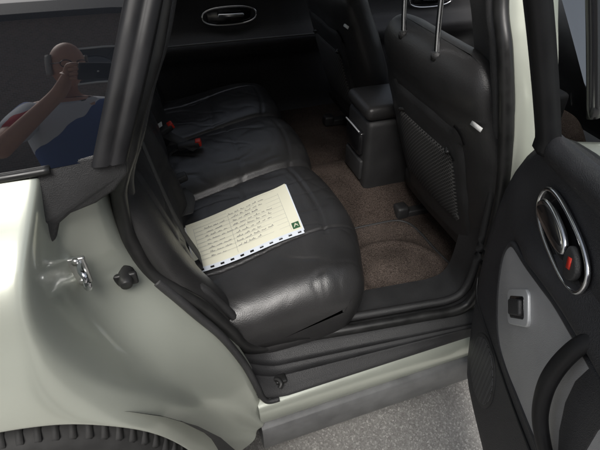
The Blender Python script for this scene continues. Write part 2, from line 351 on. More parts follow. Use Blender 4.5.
tube('striker_loop',[(.0,-.005,.020),(.004,-.03,.020),(.010,-.042,.014),(.010,-.042,-.010),(.004,-.03,-.018),(.0,-.005,-.018)],.0055,CHROME,st,n=10)
for z in (-.022,.024):
    tube('bolt',[(-.004,-.006,z),(-.004,-.013,z)],.007,STEEL,st,n=8,smoothn=0)
bs=empty('door_bump_stop',(-.125,.738,.775),car)
tube('rubber_stop',[(0,.02,0),(0,-.005,0),(.001,-.018,-.002)],lambda t:.018-.007*t,RUBBER,bs,n=14)
rbox('rubber_base',(0,.002,-.002),(.045,.012,.03),RUBBER,bs,bevel=.005)

# ------------------------------------------------------------------ floor & interior
rows=[]
for i in range(61):
    x=-.15+1.75*i/60; r=[]
    for j in range(101):
        y=.775+1.445*j/100
        z=.335
        tn=math.exp(-((y-1.45)/.17)**4); z+=.115*tn
        z+=.03*max(0,1-(y-.775)/.05)+.03*max(0,1-(2.22-y)/.05)
        z+=.10*max(0,(x-1.1)/.4)+ .004*noise.noise(Vector((x*7,y*7,0)))
        r.append((x,y,z))
    rows.append(r)
loft('carpet',rows,CARPET,car)
def matz(x,y):
    d=math.hypot((x-.64)/.15,(y-1.0)/.12)
    return .349+.011*math.exp(-((d-1)/.11)**2)-.006*math.exp(-(d/.8)**4)+.006*noise.noise(Vector((x*9,y*9,3)))
fm=empty('floor_mat',(.6,1.05,.345)); label(fm,'worn brown carpet floor mat with scuffed oval dent in rear footwell','floor mat')
rows=[]
for i in range(61):
    u=i/60; r=[]
    for j in range(61):
        v=j/60
        ax=.40+(.84-.40)*v; ay=.812
        bx=.42+(.80-.42)*v; by=1.235
        x=ax+(bx-ax)*u; y=ay+(by-ay)*u
        e=min(u,1-u,v,1-v)
        cu=(u-.5)*2; cv=(v-.5)*2; q=(abs(cu)**8+abs(cv)**8)**(1/8)
        if q>0:
            k=max(abs(cu),abs(cv))/q
            x=.61+(x-.61)*k; y=1.02+(y-1.02)*k
        r.append((x-.6,y-1.05,matz(x,y)-.345-(.008 if e<.015 else 0)))
    rows.append(r)
loft('mat_surface',rows,MAT_,fm)
ed=[rows[0][j] for j in range(60)]+[rows[i][60] for i in range(60)]+[rows[60][j] for j in range(60,0,-1)]+[rows[i][0] for i in range(60,0,-1)]
tube('stitched_edge',[(p[0],p[1],p[2]+.004) for p in ed[::5]],.005,PLASTIC,fm,closed=True,n=8,smoothn=3)

def upholster(name,prof,ya,yb,disp,parent,m=LEATHER,ny=300,r=.09,center=(.2,.45),k=8,warp=None):
    P=catmull([(x,0,z) for x,z in prof],k); n=len(P)
    Nn=[]
    for i in range(n):
        t=P[min(n-1,i+1)]-P[max(0,i-1)]; nn=Vector((-t.z,0,t.x)).normalized(); Nn.append(-nn)
    c=Vector((center[0],0,center[1]))
    if (P[n//2]-c).dot(Nn[n//2])<0: Nn=[-q for q in Nn]
    rows=[]
    for j in range(ny+1):
        y=ya+(yb-ya)*j/ny
        e=min(y-ya,yb-y); ins=0
        if e<r: ins=r*(1-math.sqrt(max(0,1-((r-e)/r)**2)))
        row=[]
        for i in range(n):
            d=disp(P[i].x,y,P[i].z,i/(n-1))
            q=P[i]+Nn[i]*(d-ins)
            if warp: q=warp(q,y)
            row.append((q.x,y,q.z))
        rows.append(row)
    V=[p for rr in rows for p in rr]; Fs=gridfaces(len(rows),n,cc=True)   # closed underneath
    for base,rr in ((0,rows[0]),((len(rows)-1)*n,rows[-1])):
        ci=len(V); V.append((c.x,rr[0][1],c.z))
        for i in range(n): Fs.append((base+i,base+(i+1)%n,ci))
    return mk(name,V,Fs,m,parent)
rs=empty('rear_seat',(0,0,0),car)
def G(d,w): return math.exp(-(d/w)**2)
def ss(a,b,x):
    t=max(0,min(1,(x-a)/(b-a))); return t*t*(3-2*t)
YF=2.165
def yv1(x): return 1.31+.17*max(-.1,min(.5,x))
def yv2(x): return 1.71+.17*max(-.1,min(.5,x))
def cush(x,y,z,t,seams=True):
    a,b_=yv1(x),yv2(x)
    if y<a: u=(y-.74)/(a-.74)*2-1; zn=0
    elif y<b_: u=(y-a)/(b_-a)*2-1; zn=1
    else: u=(y-b_)/(YF-b_)*2-1; zn=2
    d=.024*(1-abs(u)**3.2)
    if zn!=1: d+= .010*(1-u*u)*G(t-.38,.16)
    if zn!=1: d-= .014*(1-u*u)*G(x-.12,.12)
    if zn==1: d+=.010*(1-u*u)
    vg=max(G(y-a,.03),G(y-b_,.03))
    d-=.012*G(y-a,.010)+.012*G(y-b_,.010)
    if seams:
        fade=1-ss(.38,.46,x)
        if zn==0 and x>-.02: d-=.0055*G(y-(.935+.12*x),.0042)*(.45+.55*fade)
        if zn==2 and x>-.02: d-=.0050*G(y-(2.0+.10*x),.0042)*fade
        s_=.205 if zn!=1 else .24
        if zn==0 and y>.955 or zn==2 and y<2.02 or zn==1: d-=.0050*G(x-s_+.02*(u*u),.0055)*(1 if z>.5 else 0)
        if zn==0 and y>.955: d-=.0035*G(x-(.375+.015*(1-u*u)),.005)*(1 if z>.50 else 0)
        if zn!=0: d-=.0024*G(x-(.395+.02*(1-u*u)),.006)*(1 if z>.50 else 0)
        k=(1-vg)*(.6 if x>.36 else 1)
        w=noise.noise(Vector((x*5,y*14,z*5)))+.35*noise.noise(Vector((x*12+5,y*32,z*10)))
        d+=.0019*w*k
        w2=abs(noise.noise(Vector((x*6+9,y*10,z*6)))); d-=.0020*G(w2,.05)*k
        w3=abs(noise.noise(Vector((x*11+2,y*6,z*9)))); d-=.0011*G(w3,.06)*k
    return d
def cwarp(q,y):
    k=ss(1.10,.765,y)
    return Vector((q.x-.055*k*max(0,(q.x-.1)/.38) ,q.y,q.z))
cprof=[(.30,.335),(.37,.340),(.43,.37),(.468,.43),(.478,.49),(.455,.545),(.39,.568),(.30,.566),(.18,.552),(.06,.535),(-.04,.523),(-.12,.50)]
upholster('seat_cushion',cprof,.765,YF-.005,cush,rs,ny=420,r=.085,center=(.2,.44),k=14,warp=cwarp)
tube('cushion_skirt',[(.04,.800,.405),(.14,.798,.405),(.24,.800,.405),(.32,.808,.402),(.375,.835,.395),(.41,.90,.385),(.42,1.1,.378),(.42,1.6,.378),(.42,2.1,.378)],.036,LEATHER,rs,n=16,smoothn=8)
def backd(x,y,z,t):
    a,b_=1.30,1.70
    if y<a: u=(y-.80)/(a-.80)*2-1; zn=0
    elif y<b_: u=(y-a)/(b_-a)*2-1; zn=1
    else: u=(y-b_)/(2.13-b_)*2-1; zn=2
    d=.02*(1-abs(u)**3.2)-.010*G(y-a,.01)-.010*G(y-b_,.01)
    if zn!=1: d+=.035*G(abs(u)-.75,.22)
    d-=.006*G(z-.72,.006)+.006*G(z-.92,.006)
    d+=.003*noise.noise(Vector((x*10,y*22,z*10)))
    return d
upholster('seat_backrest',[(-.06,.47),(-.030,.50),(-.02,.56),(-.032,.66),(-.075,.82),(-.125,.97),(-.17,1.05),(-.22,1.075),(-.28,1.05),(-.30,.9),(-.24,.5)],.84,2.14,backd,rs,ny=280,r=.06,center=(-.2,.8),k=10)
bo=[(-.16,.85,1.05),(-.12,.85,.95),(-.085,.85,.83),(-.055,.85,.72),(-.015,.845,.62),(.03,.84,.545),(.065,.83,.47),(.085,.825,.40)]
tube('side_bolster',bo,lambda t:.050+.014*math.sin(min(1,t*1.15)*math.pi),LEATHER,rs,n=24,sx=.72,sy=1.0,up=(0,1,0),smoothn=10)
def buckle(name,x,y,z,ang,red=True,par=rs,yaw=0):
    e=empty(name,(x,y,z),par); e.rotation_euler=(0,math.radians(ang),math.radians(yaw))
    rbox('buckle_body',(0,0,0),(.080,.032,.024),PLASTIC,e,bevel=.007)
    if red: rbox('release_button',(.036,0,.003),(.020,.027,.022),RED,e,bevel=.003)
    tube('buckle_stalk',[(-.03,0,0),(-.06,0,-.012),(-.09,0,-.03)],.010,BELT,e,n=8,sx=1.3,sy=.4)
    return e
buckle('seat_belt_buckle',-.005,1.66,.618,-22,yaw=10)
buckle('seat_belt_buckle',.075,1.575,.592,-8,yaw=-8)
buckle('seat_belt_buckle',.005,1.34,.602,-15,False,yaw=5)
def strap(name,path,w,par,side=(0,1,0),m=BELT):
    P=catmull(path,8); s=Vector(side).normalized()*w/2
    return loft(name,[[p-s,p+s] for p in P],m,par,solid=.0016)
strap('seat_belt_webbing',[(-.05,.93,.98),(-.025,.935,.82),(.0,.94,.70),(.03,.945,.60),(.01,.95,.575)],.045,rs)
strap('seat_belt_webbing',[(.10,1.55,.588),(.05,1.60,.598),(-.01,1.68,.612),(-.04,1.75,.65)],.045,rs,side=(.6,.6,0))
strap('seat_belt_webbing',[(.01,1.31,.585),(.03,1.24,.590),(.015,1.17,.585)],.045,rs,side=(1,.2,0))
strap('seat_belt_webbing',[(-.10,1.98,1.02),(-.045,1.96,.85),(-.005,1.93,.72),(.01,1.90,.62)],.045,rs,m=BELT)
rbox('belt_label',(-.012,1.64,.652),(.022,.034,.002),WHITE,rs,bevel=.0005,M=Matrix.Rotation(-.5,3,'Y'))
def front_seat(yc,plat=0):
    e=empty('front_seat',(0,yc,0),car)
    ax=Vector((-.331,0,.944)); nf=Vector((.944,0,.331)); base=Vector((.812,0,.46)); H=.625
    def wfun(h): return .262+.030*math.sin(min(1,h/.8)*math.pi*.75)-.035*max(0,h-.65)/.3
    rows=[]; hs=[]
    for i in range(30): hs.append((i/29*.86,0))
    for i in range(1,13): hs.append((.86,i/12*math.pi/2))
    NP=72
    def section(h,phi):
        hh=h+.14*math.sin(phi)
        w=wfun(h)-.105*(1-math.cos(phi)); d=(.078-.018*h)*max(.02,math.cos(phi))
        c=base+ax*(H*hh)+nf*.075
        r=[]
        for k in range(NP):
            t=2*math.pi*k/NP; ct,s_=math.cos(t),math.sin(t)
            px=math.copysign(abs(ct)**.55,ct); py=math.copysign(abs(s_)**.75,s_)
            dd=d
            if py>0: dd=d*(1+.35*abs(px)**3)
            q=c+Vector((0,1,0))*px*w+nf*py*dd
            seam=-.004*G(hh-.80,.008) if py<0 else 0
            q+= (-nf if py<0 else nf)*(.003*noise.noise(Vector((q.x*14,q.y*14,q.z*14+yc)))+seam)
            r.append(tuple(q))
        return r
    for h,phi in hs: rows.append(section(h,phi))
    loft('seatback',rows,LEATHER2,e,cc=True,capr=True)
    def rear(lat,hh,off):
        w=wfun(min(hh,.86)); d=(.078-.018*hh); px=lat/w
        ct=min(1,abs(px))**(1/.55); s_=math.sqrt(max(0,1-ct*ct)); py=s_**.75
        return base+ax*(H*hh)+nf*.075+Vector((0,lat,0))-nf*(py*d+off)
    def patch(name,l0,l1,h0,h1,off,m,bul=0,n=24,exp=8):
        rr=[]
        for i in range(n+1):
            row=[]
            for j in range(n+1):
                cu=i/n*2-1; cv=j/n*2-1
                q=(abs(cu)**exp+abs(cv)**exp)**(1/exp); mm_=max(abs(cu),abs(cv)); k_=mm_/q if q else 1
                cu*=k_; cv*=k_; edge=max(abs(cu),abs(cv))
                o=off+bul*(1-cu*cu)*(1-cv*cv) if edge<.985 else -.01
                row.append(tuple(rear((l0+l1)/2+(l1-l0)/2*cv,(h0+h1)/2+(h1-h0)/2*cu,o)))
            rr.append(row)
        return loft(name,rr,m,e), rr
    patch('rear_panel',-.205,.185,.04,.76,.005,PLASTIC,bul=.004)
    o,rr=patch('map_pocket_net',-.165,.155,.20,.62,.010,NET,bul=.018)
    tube('pocket_elastic',[tuple(Vector(p)-nf*.003) for p in rr[-1][1:-1:3]],.006,RUBBER,e,n=8)
    rbox('seat_label',tuple(rear(-.240,.80,.006)),(.002,.040,.010),WHITE,e,bevel=0,M=Matrix.Rotation(.35,3,'Y'))
    rws=[]
    for i in range(25):
        x=.80+.55*i/24; q=1-abs((i/24)*2-1)**6; w=.23+.03*q; r=[]
        for k in range(48):
            t=2*math.pi*k/48; ct,s_=math.cos(t),math.sin(t)
            r.append((x,math.copysign(abs(ct)**.5,ct)*w,.50+math.copysign(abs(s_)**.6,s_)*(.03+.045*q)+(.02*abs(ct)**3 if s_>0 else 0)))
        rws.append(r)
    loft('seat_base',rws,LEATHER2,e,cc=True,capr=True)
    bbox('seat_side_cover',.82,1.28,-.265,-.245,.38,.47,PLASTIC,e,.008)
    for yy in (-.17,.2):
        bbox('seat_rail',.79,1.30,yy-.022,yy+.022,.338,.368,PLASTIC,e,.006)
        bbox('rail_cover',.765,.815,yy-.026,yy+.026,.338,.390,PLASTIC,e,.012)
    hr=empty('headrest',(.655,plat,1.03),e)
    for yy in (-.085,.085):
        tube('headrest_post',[(0,yy,-.01),(-.012,yy,.09),(-.02,yy,.20)],.0065,CHROME,hr,n=12)
        tube('post_collar',[(.001,yy,.006),(-.001,yy,.024)],.016,PLASTIC,hr,n=16,smoothn=0)
    rws=[]
    for i in range(17):
        ph=-math.pi/2+math.pi*i/16; zz=.275+.09*math.copysign(abs(math.sin(ph))**.8,math.sin(ph)); sc=max(.03,math.cos(ph)**.5)
        rws.append([(-.028+math.copysign(abs(math.sin(t))**.8,math.sin(t))*.05*sc-.02*(zz-.2),math.copysign(abs(math.cos(t))**.6,math.cos(t))*.135*(.55+.45*sc),zz) for t in [2*math.pi*k/40 for k in range(40)]])
    loft('headrest_pad',rws,LEATHER2,hr,cc=True,capr=True)
    return e
front_seat(1.06,.02)
front_seat(1.85)
co=empty('centre_console',(0,1.435,0),car)
bbox('console_body',.665,1.5,-.095,.095,.42,.70,PLASTIC,co,.02)
bbox('console_lid',.655,.98,-.098,.098,.702,.755,LEATHER2,co,.022)
bbox('ashtray',.648,.672,-.065,.065,.56,.65,GLOSS,co,.010)
tube('ashtray_trim',[(.646,-.06,.655),(.644,0,.658),(.646,.06,.655)],.003,SWPL,co,n=8)
bbox('cup_holder_panel',.655,.672,-.07,.07,.46,.54,PLASTIC,co,.006)
bbox('gear_surround',1.0,1.45,-.08,.08,.696,.715,SWPL,co,.008)
fdm=empty('far_side_door',(0,2.22,0),car)
rows=[]
for i in range(31):
    x=-.25+2.2*i/30; rows.append([(x,.03-o,z) for z,o in ((.34,0),(.40,.02),(.52,.035),(.62,.03),(.66,.03),(.68,.06),(.72,.085),(.75,.075),(.765,.03),(.80,.015),(.88,.02),(.95,.045),(.985,.055),(1.0,.04),(1.005,0))])
loft('door_card',rows,CARD,fdm)
def ringpath(cx,cz,a,b_,y,n=20,rot=0,f=None):
    P=[]
    for k in range(n):
        t=2*math.pi*k/n; u=a*math.copysign(abs(math.cos(t))**.8,math.cos(t)); v=b_*math.copysign(abs(math.sin(t))**.8,math.sin(t))
        uu=u*math.cos(rot)-v*math.sin(rot); vv=u*math.sin(rot)+v*math.cos(rot)
        P.append((cx+uu,y,cz+vv) if f is None else f(cx+uu,cz+vv,y))
    return P
for cxh in (.37,1.37):
    h=empty('door_pull',(cxh,-.0,.845),fdm)
    tube('handle_bezel',ringpath(0,0,.12,.038,-.0),.005,CHROME,h,closed=True,n=8)
    rbox('handle_bowl',(0,.014,0),(.20,.012,.065),GLOSS,h,bevel=.005)
    tube('handle_lever',[(-.05,-.006,.006),(.0,-.018,.006),(.06,-.012,.004)],.010,CHROME,h,n=8)
tube('armrest_trim',[(-.2,-.055,.752),(.2,-.058,.755),(.8,-.055,.75)],.004,GREYM,fdm,n=8)
bbox('door_skin',-.25,1.95,.04,.10,.25,1.0,PAINT,fdm,.01)
tube('far_pillar',[(.72,2.20,1.0),(.66,2.10,1.25),(.64,1.98,1.47)],.045,PLASTIC,car,n=12,sx=1,sy=.6)
bbox('load_cover',-1.3,-.32,.80,2.12,1.0,1.02,PLASTIC,car,.005)
rows=[]
for i in range(21):
    y=.80+1.35*i/20; c_=.02*math.sin((y-.8)/1.3*math.pi*3)
    rows.append([(1.95,y,.35),(1.75,y,.45),(1.62,y,.70+c_),(1.60,y,.85),(1.66,y,.95+c_),(1.85,y,.99),(2.2,y,.97)])
loft('dashboard',rows,PLASTIC,car,sub=1)
rows=[]
for i in range(21):
    x=-1.5+2.9*i/20; r=[]
    for j in range(15):
        u=j/14*2-1; r.append((x,1.44+u*.57,1.50+.05*(1-u*u)-.05*max(0,(x-.9))**2-.03*max(0,(-x-.6))**2))
    rows.append(r)
loft('roof',rows,PAINT,car,solid=.03)
tube('roof_rail_trim',[(-1.4,.87,1.47),(-.5,.86,1.475),(.12,.855,1.47),(.5,.87,1.485),(1.2,.88,1.46)],.02,PAINT,car,n=10)
fd=empty('front_door',(.86,.60,0),car)
rows=[]
for i in range(31):
    x=0.0+1.15*i/30
    rows.append([(x,y+.01*((x-.4)/.6)**2,z) for y,z in ((.06,.27),(.03,.30),(.012,.40),(.0,.52),(-.012,.66),(-.010,.78),(.008,.88),(.035,.95),(.06,.985),(.09,1.01))])
loft('door_panel',rows,PAINT,fd,sub=1)
tube('belt_moulding',[(0,.085,1.012),(.5,.080,1.01),(1.1,.10,.985)],.010,RUBBER,fd,n=8)
rows=[]
for i in range(15):
    u=i/14; z=1.015+.42*u; rows.append([(-.02+(1.0-.65*u+.02)*j/14-.08*u,.095+.29*u+.03*u*u,z) for j in range(15)])
loft('door_window',rows,FGLASS,fd)
tube('window_frame',[(-.015,.085,1.0),(-.05,.16,1.22),(-.09,.25,1.46),(.2,.27,1.465),(.32,.27,1.455),(.6,.20,1.3),(1.0,.10,1.02)],.014,GLOSS,fd,n=8)
mr_=empty('wing_mirror',(.88,-.04,1.04),fd)
rws=[]
for i in range(13):
    ph=-math.pi/2+math.pi*i/12; sc=max(.03,math.cos(ph)**.6)
    rws.append([(.05*math.sin(t)*sc,-.04+.11*math.sin(ph),.035+.065*math.cos(t)*sc) for t in [2*math.pi*k/24 for k in range(24)]])
loft('mirror_shell',rws,PAINT,mr_,cc=True,capr=True)
loft('mirror_glass',[[(-.052,-.13,-.01),(-.052,.05,-.015)],[(-.052,-.13,.08),(-.052,.05,.08)]],CHROME,mr_)
hd=empty('outer_handle',(.15,-.02,.86),fd); tube('handle_grip',[(-.09,.02,0),(-.07,-.015,.002),(.07,-.015,.002),(.09,.02,0)],.012,PAINT,hd,n=10)
# ------------------------------------------------------------------ open rear door
al=math.radians(20.9); D=Vector((-math.sin(al),-math.cos(al),0)); N_=Vector((-math.cos(al),math.sin(al),0)); B0=Vector((.685,.62,0))
def dm(s,z,o=0): return tuple(B0+D*s+N_*o+Vector((0,0,z)))
door=empty('rear_door',(0,0,0),car)
outl=[(-.025,.995),(-.060,.950),(-.090,.893),(-.110,.83),(-.119,.76),(-.119,.681),(-.106,.60),(-.085,.52),(-.064,.46),(-.040,.40),(-.012,.34),(.020,.300),(.06,.285),(.122,.280),(.3,.280),(.5,.285),(.58,.31),(.64,.37),(.68,.46),(.74,.60),(.84,.70),(.92,.78),(.955,.88),(.96,.98),(.945,1.07),(.7,1.078),(.5,1.078),(.3,1.068),(.169,1.056),(.1,1.044),(.03,1.028),(-.005,1.015)]
def inset(pts,k):
    c=Vector((.42,.7)); o=[]
    for i,p in enumerate(pts):
        a=Vector(pts[i-1]); b_=Vector(pts[(i+1)%len(pts)]); t=(b_-a).normalized(); n=Vector((-t.y,t.x))
        if (c-Vector(p)).dot(n)<0: n=-n
        o.append(tuple(Vector(p)+n*k))
    return o
prism('door_shell',inset(outl,.010),-.105,-.012,dm,PAINT,door,bevel=.012)
prism('door_edge_rubber',inset(outl,.004),-.030,-.008,dm,RUBBER,door,bevel=.006)
rings=[]
for k,o in ((0,-.010),(.004,.004),(.012,.012),(.028,.017),(.05,.019)):
    rings.append([dm(a,b_,o) for a,b_ in inset(outl,k)])
V=[p for r in rings for p in r]; nO=len(outl); Fs=gridfaces(len(rings),nO,cc=True); Fs.append(tuple((len(rings)-1)*nO+i for i in range(nO)))
mk('door_trim',V,Fs,TRIM,door)
rows=[]
for i in range(33):
    s=-.0+.93*i/32; top=1.030+.045*min(1,s/.3); e=min(1,s/.06+.25)
    rows.append([dm(s,top-.005,-.004),dm(s,top+.006,.008*e),dm(s,top+.003,.026*e),dm(s,top-.014,.036*e),dm(s,top-.034,.034*e),dm(s,top-.05,.020)])
loft('shoulder_pad',rows,TRIM,door,sub=1)
band=[(.033,.778),(.024,.755),(.026,.726),(.042,.685),(.067,.646),(.105,.606),(.151,.582),(.21,.580),(.268,.588),(.364,.602),(.50,.628),(.66,.68),(.78,.75),(.83,.83),(.82,.875),(.70,.874),(.5,.862),(.40,.852),(.314,.843),(.25,.835),(.196,.822),(.12,.804),(.07,.796),(.047,.790)]
bd=catmull([(a,b_,0) for a,b_ in band],4,True); bd=[(p.x,p.y) for p in bd]
prism('silver_insert',bd,.010,.026,dm,SILVER,door,bevel=.006)
tube('insert_surround',[dm(a,b_,.022) for a,b_ in band],.007,TRIM,door,closed=True,n=8,up=tuple(N_))
arm=[(.02,.800),(.07,.812),(.13,.822),(.2,.840),(.3,.860),(.42,.872),(.6,.885),(.8,.89)]
rows=[]
for a,b_ in [(p.x,p.y) for p in catmull([(a,b_,0) for a,b_ in arm],5)]:
    k=min(1,(a-.01)/.12)
    rows.append([dm(a,b_-.010,.018),dm(a,b_-.006,.018+.014*k),dm(a,b_+.004,.018+.020*k),dm(a,b_+.020,.018+.018*k),dm(a,b_+.045,.018+.008*k),dm(a,b_+.065,.017)])
loft('armrest_ledge',rows,TRIM,door,sub=1)
tube('grab_handle',[dm(.365,.885,.026),dm(.360,.860,.040),dm(.360,.81,.052),(dm(.367,.76,.057)),dm(.385,.707,.054),dm(.418,.662,.042),dm(.45,.625,.024)],lambda t:.0115+.003*math.sin(t*math.pi),PILLAR,door,n=16,sx=1.15,sy=.85,up=tuple(N_),smoothn=8)
prism('grab_recess',[(.385,.85),(.375,.80),(.38,.75),(.40,.70),(.43,.66),(.46,.64),(.475,.68),(.46,.74),(.455,.80),(.46,.85)],.020,.0275,dm,TRIM,door,bevel=.002)
sw=empty('window_switch',(0,0,0),door)
c0=Vector((.160,.725)); u_=Vector((.70,.714)); v_=Vector((.70,-.714))
def rr_(hw,hh,r,n=5):
    P=[]
    for (sx_,sy_,a0) in ((1,1,0),(-1,1,90),(-1,-1,180),(1,-1,270)):
        for k in range(n+1):
            t=math.radians(a0+90*k/n); P.append((sx_*(hw-r)+r*math.cos(t),sy_*(hh-r)+r*math.sin(t)))
    return P
def swp(hw,hh,r): return [tuple(c0+v_*a+u_*b_) for a,b_ in rr_(hw,hh,r)]
prism('switch_plate',swp(.036,.050,.014),.02,.032,dm,SWPL,sw,bevel=.003)
prism('switch_well',swp(.022,.034,.007),.028,.0330,dm,GLOSS,sw,bevel=.0005)
prism('switch_rocker',swp(.016,.027,.005),.030,.040,dm,PLASTIC,sw,bevel=.004)
ih=empty('inner_handle',(0,0,0),door)
hc=(.190,.930)
tube('handle_bezel',ringpath(hc[0],hc[1],.106,.044,.026,rot=-.10,f=lambda a,b_,y:dm(a,b_,y)),.0042,CHROME,ih,closed=True,n=10,up=tuple(N_))
rings=[]
for q,o in ((1,.024),(.93,.021),(.8,.0195),(.4,.0188)):
    rings.append(ringpath(hc[0],hc[1],.106*q,.044*q,o+.0015,rot=-.10,f=lambda a,b_,y:dm(a,b_,y),n=28))
V=[p for r in rings for p in r]; Fs=gridfaces(4,28,cc=True); Fs.append(tuple(84+i for i in range(28)))
mk('handle_bowl',V,Fs,GLOSS,ih)
lev=[(.100,.935),(.115,.955),(.15,.962),(.20,.956),(.225,.943),(.228,.925),(.20,.915),(.15,.915),(.115,.918)]
prism('handle_lever',[(p.x,p.y) for p in catmull([(a,b_,0) for a,b_ in lev],4,True)],.028,.038,dm,CHROME,ih,bevel=.004)
prism('lever_grip',[(p.x,p.y) for p in catmull([(.108,.934,0),(.14,.956,0),(.19,.952,0),(.220,.936,0),(.18,.928,0),(.13,.927,0)],4,True)],.034,.0395,dm,GLOSS,ih,bevel=.001)
kn=[(.236,.952),(.262,.947),(.278,.928),(.270,.908),(.250,.903),(.232,.925)]
prism('lock_knob',[(p.x,p.y) for p in catmull([(a,b_,0) for a,b_ in kn],4,True)],.024,.036,dm,PLASTIC,ih,bevel=.004)
prism('lock_mark',[(.246,.938),(.256,.942),(.262,.924),(.252,.920)],.0355,.0372,dm,RED,ih,bevel=0)
sp=empty('door_speaker',(0,0,0),door)
circ=lambda r,n=40:[(.105+r*math.cos(2*math.pi*k/n),.44+r*math.sin(2*math.pi*k/n)) for k in range(n)]
prism('speaker_rim',circ(.088),.012,.0215,dm,PLASTIC,sp,bevel=.002)
prism('speaker_mesh',circ(.080),.018,.0235,dm,GRILLE,sp,bevel=.003)
tube('trim_line',[dm(-.095,.56,.012),dm(-.04,.53,.019),(dm(.1,.535,.020)),dm(.3,.55,.020),dm(.6,.60,.020)],.003,RUBBER,door,n=6)
def fm_(s,z):
    u=max(0,z-1.02); return .02+.36*u+.12*u*u
def ribbon(name,pts,w,th,m,parent):
    P=catmull([(a,b_,0) for a,b_ in pts],8); rows=[]
    for i,p in enumerate(P):
        t=(P[min(len(P)-1,i+1)]-P[max(0,i-1)]).normalized(); n=Vector((-t.y,t.x))*w/2
        a=(p.x+n.x,p.y+n.y); b_=(p.x-n.x,p.y-n.y)
        o=fm_(0,p.y)
        rows.append([dm(a[0],a[1],o-th/2),dm(a[0],a[1],o+th/4),dm(a[0]*.8+b_[0]*.2,a[1]*.8+b_[1]*.2,o+th/2),dm(a[0]*.2+b_[0]*.8,a[1]*.2+b_[1]*.8,o+th/2),dm(b_[0],b_[1],o+th/4),dm(b_[0],b_[1],o-th/2)])
    return loft(name,rows,m,parent,cc=True,capr=True)
ribbon('window_frame',[(.024,1.0),(.026,1.10),(.028,1.20),(.032,1.30),(.045,1.40),(.08,1.455),(.16,1.475),(.4,1.48),(.62,1.46),(.76,1.30),(.90,1.08)],.050,.034,PILLAR,door)
rows=[]
for i in range(13):
    z=1.05+.42*i/12; rows.append([dm(.04+(.80-(z-1.05)*.6)*j/12,z,fm_(0,z)-.01) for j in range(13)])
loft('door_glass',rows,GLASS,door)
for z in (.45,.82):
    rbox('door_hinge',(.752,.665,z),(.03,.09,.045),PAINT,car,bevel=.008)
tube('check_strap',[(.755,.70,.64),(.735,.66,.64),(.72,.62,.64)],.008,STEEL,car,n=8)

# ------------------------------------------------------------------ paper in punched pocket
pp=empty('paper_form',(.17,1.08,.58)); label(pp,'cream handwritten paper form in clear punched pocket lying on leather seat','paper')
c00=Vector((.013,.948)); c10=Vector((.318,.972)); c01=Vector((.008,1.155)); c11=Vector((.332,1.222))
CP=[p for p in catmull([(a,0,b_) for a,b_ in cprof],14) if p.z>.5]
def prof_z(x):
    for a,b_ in zip(CP,CP[1:]):
        if (a.x-x)*(b_.x-x)<=0: return a.z+(b_.z-a.z)*((x-a.x)/((b_.x-a.x) or 1))
    return .5
def paper_pt(u,v,lift=0):
    p=(c00.lerp(c10,u)).lerp(c01.lerp(c11,u),v)
    z=max(prof_z(p.x+dx)+cush(p.x+dx,p.y+dy,.55,.6,False) for dx in (-.02,0,.02) for dy in (-.02,0,.02))
    return (p.x-.17,p.y-1.08,z+.0045+lift-.58+.006*math.sin(u*3+1)*v+.008*(max(0,u-.8)/.2)**2*v)
def psheet(name,u0,u1,v0,v1,lift,m,n=24):
    return loft(name,[[paper_pt(u0+(u1-u0)*i/n,v0+(v1-v0)*j/n,lift) for j in range(n+1)] for i in range(n+1)],m,pp)
psheet('paper_sheet',.0,1,.085,1,.0,PAPER)
psheet('white_sheet_edge',-.012,.50,.075,.97,-.0014,PAPERW)
psheet('pocket_edge_strip',.55,1.012,.06,.99,-.0022,POCKET)
V=[];Fs=[]
nx=88
def q(u,v): V.append(paper_pt(u,v,.0006)); return len(V)-1
for i in range(nx):
    u0=i/nx*1.0; u1=(i+1)/nx*1.0
    hole=(i%8 in (3,4,5)) 
    for (a,b_) in ((0,.025),(.025,.06),(.06,.085)):
        if hole and a==.025: continue
        Fs.append((q(u0,a),q(u1,a),q(u1,b_),q(u0,b_)))
mk('punched_margin',V,Fs,POCKET,pp,weld=True)
def strokes(name,lines,m,w=.0012,lift=.0012):
    V=[];Fs=[]
    for L in lines:
        for (a,b_),(c_,d_) in zip(L,L[1:]):
            A=Vector(paper_pt(a,b_,lift)); Bv=Vector(paper_pt(c_,d_,lift)); t=(Bv-A)
            if t.length<1e-6: continue
            n=Vector((-t.y,t.x,0)).normalized()*w/2; k=len(V)
            V+= [A-n,A+n,Bv+n,Bv-n]; Fs.append((k,k+1,k+2,k+3))
    return mk(name,V,Fs,m,pp,smooth=False)
L=[]
for r in range(9):
    v=.86-.080*r
    if r==0: segs=[(.40,.72)]
    else: segs=[(.14+random.uniform(0,.03),.36+random.uniform(-.05,.02)),(.405+random.uniform(0,.02),.60+random.uniform(0,.2))]
    for a,b_ in segs:
        u=a
        while u<b_:
            wl=random.uniform(.03,.07); pts=[]; k=0
            while k*.006<wl:
                h=random.choice((.012,.018,.03)); pts.append((u+k*.006+random.uniform(-.002,.002),v+(h if k%2 else 0)*random.uniform(.6,1.2))); k+=1
            L.append(pts); u+=wl+.018
strokes('handwriting',L,INK,.0008)
L=[[(.06,v),(.9,v+.004)] for v in [.84-.08*r for r in range(9)]]
L+=[[(x,.10+.02),(x,.87)] for x in (.06,.39,.9)]
for r in range(9):
    v=.85-.08*r; u=.065
    while u<.13: L.append([(u,v+.002),(u+.006,v+.012)]); u+=.009
L+=[[(.05+.012*k,.915+random.uniform(0,.01)),(.055+.012*k,.928)] for k in range(28)]
L+=[[(.62+.01*k,.968),(.625+.01*k,.955+random.uniform(0,.008))] for k in range(26)]
strokes('printed_lines',L,PRINT,.0006,.0008)
psheet('green_logo',.915,.985,.115,.225,.0014,GREEN,4)
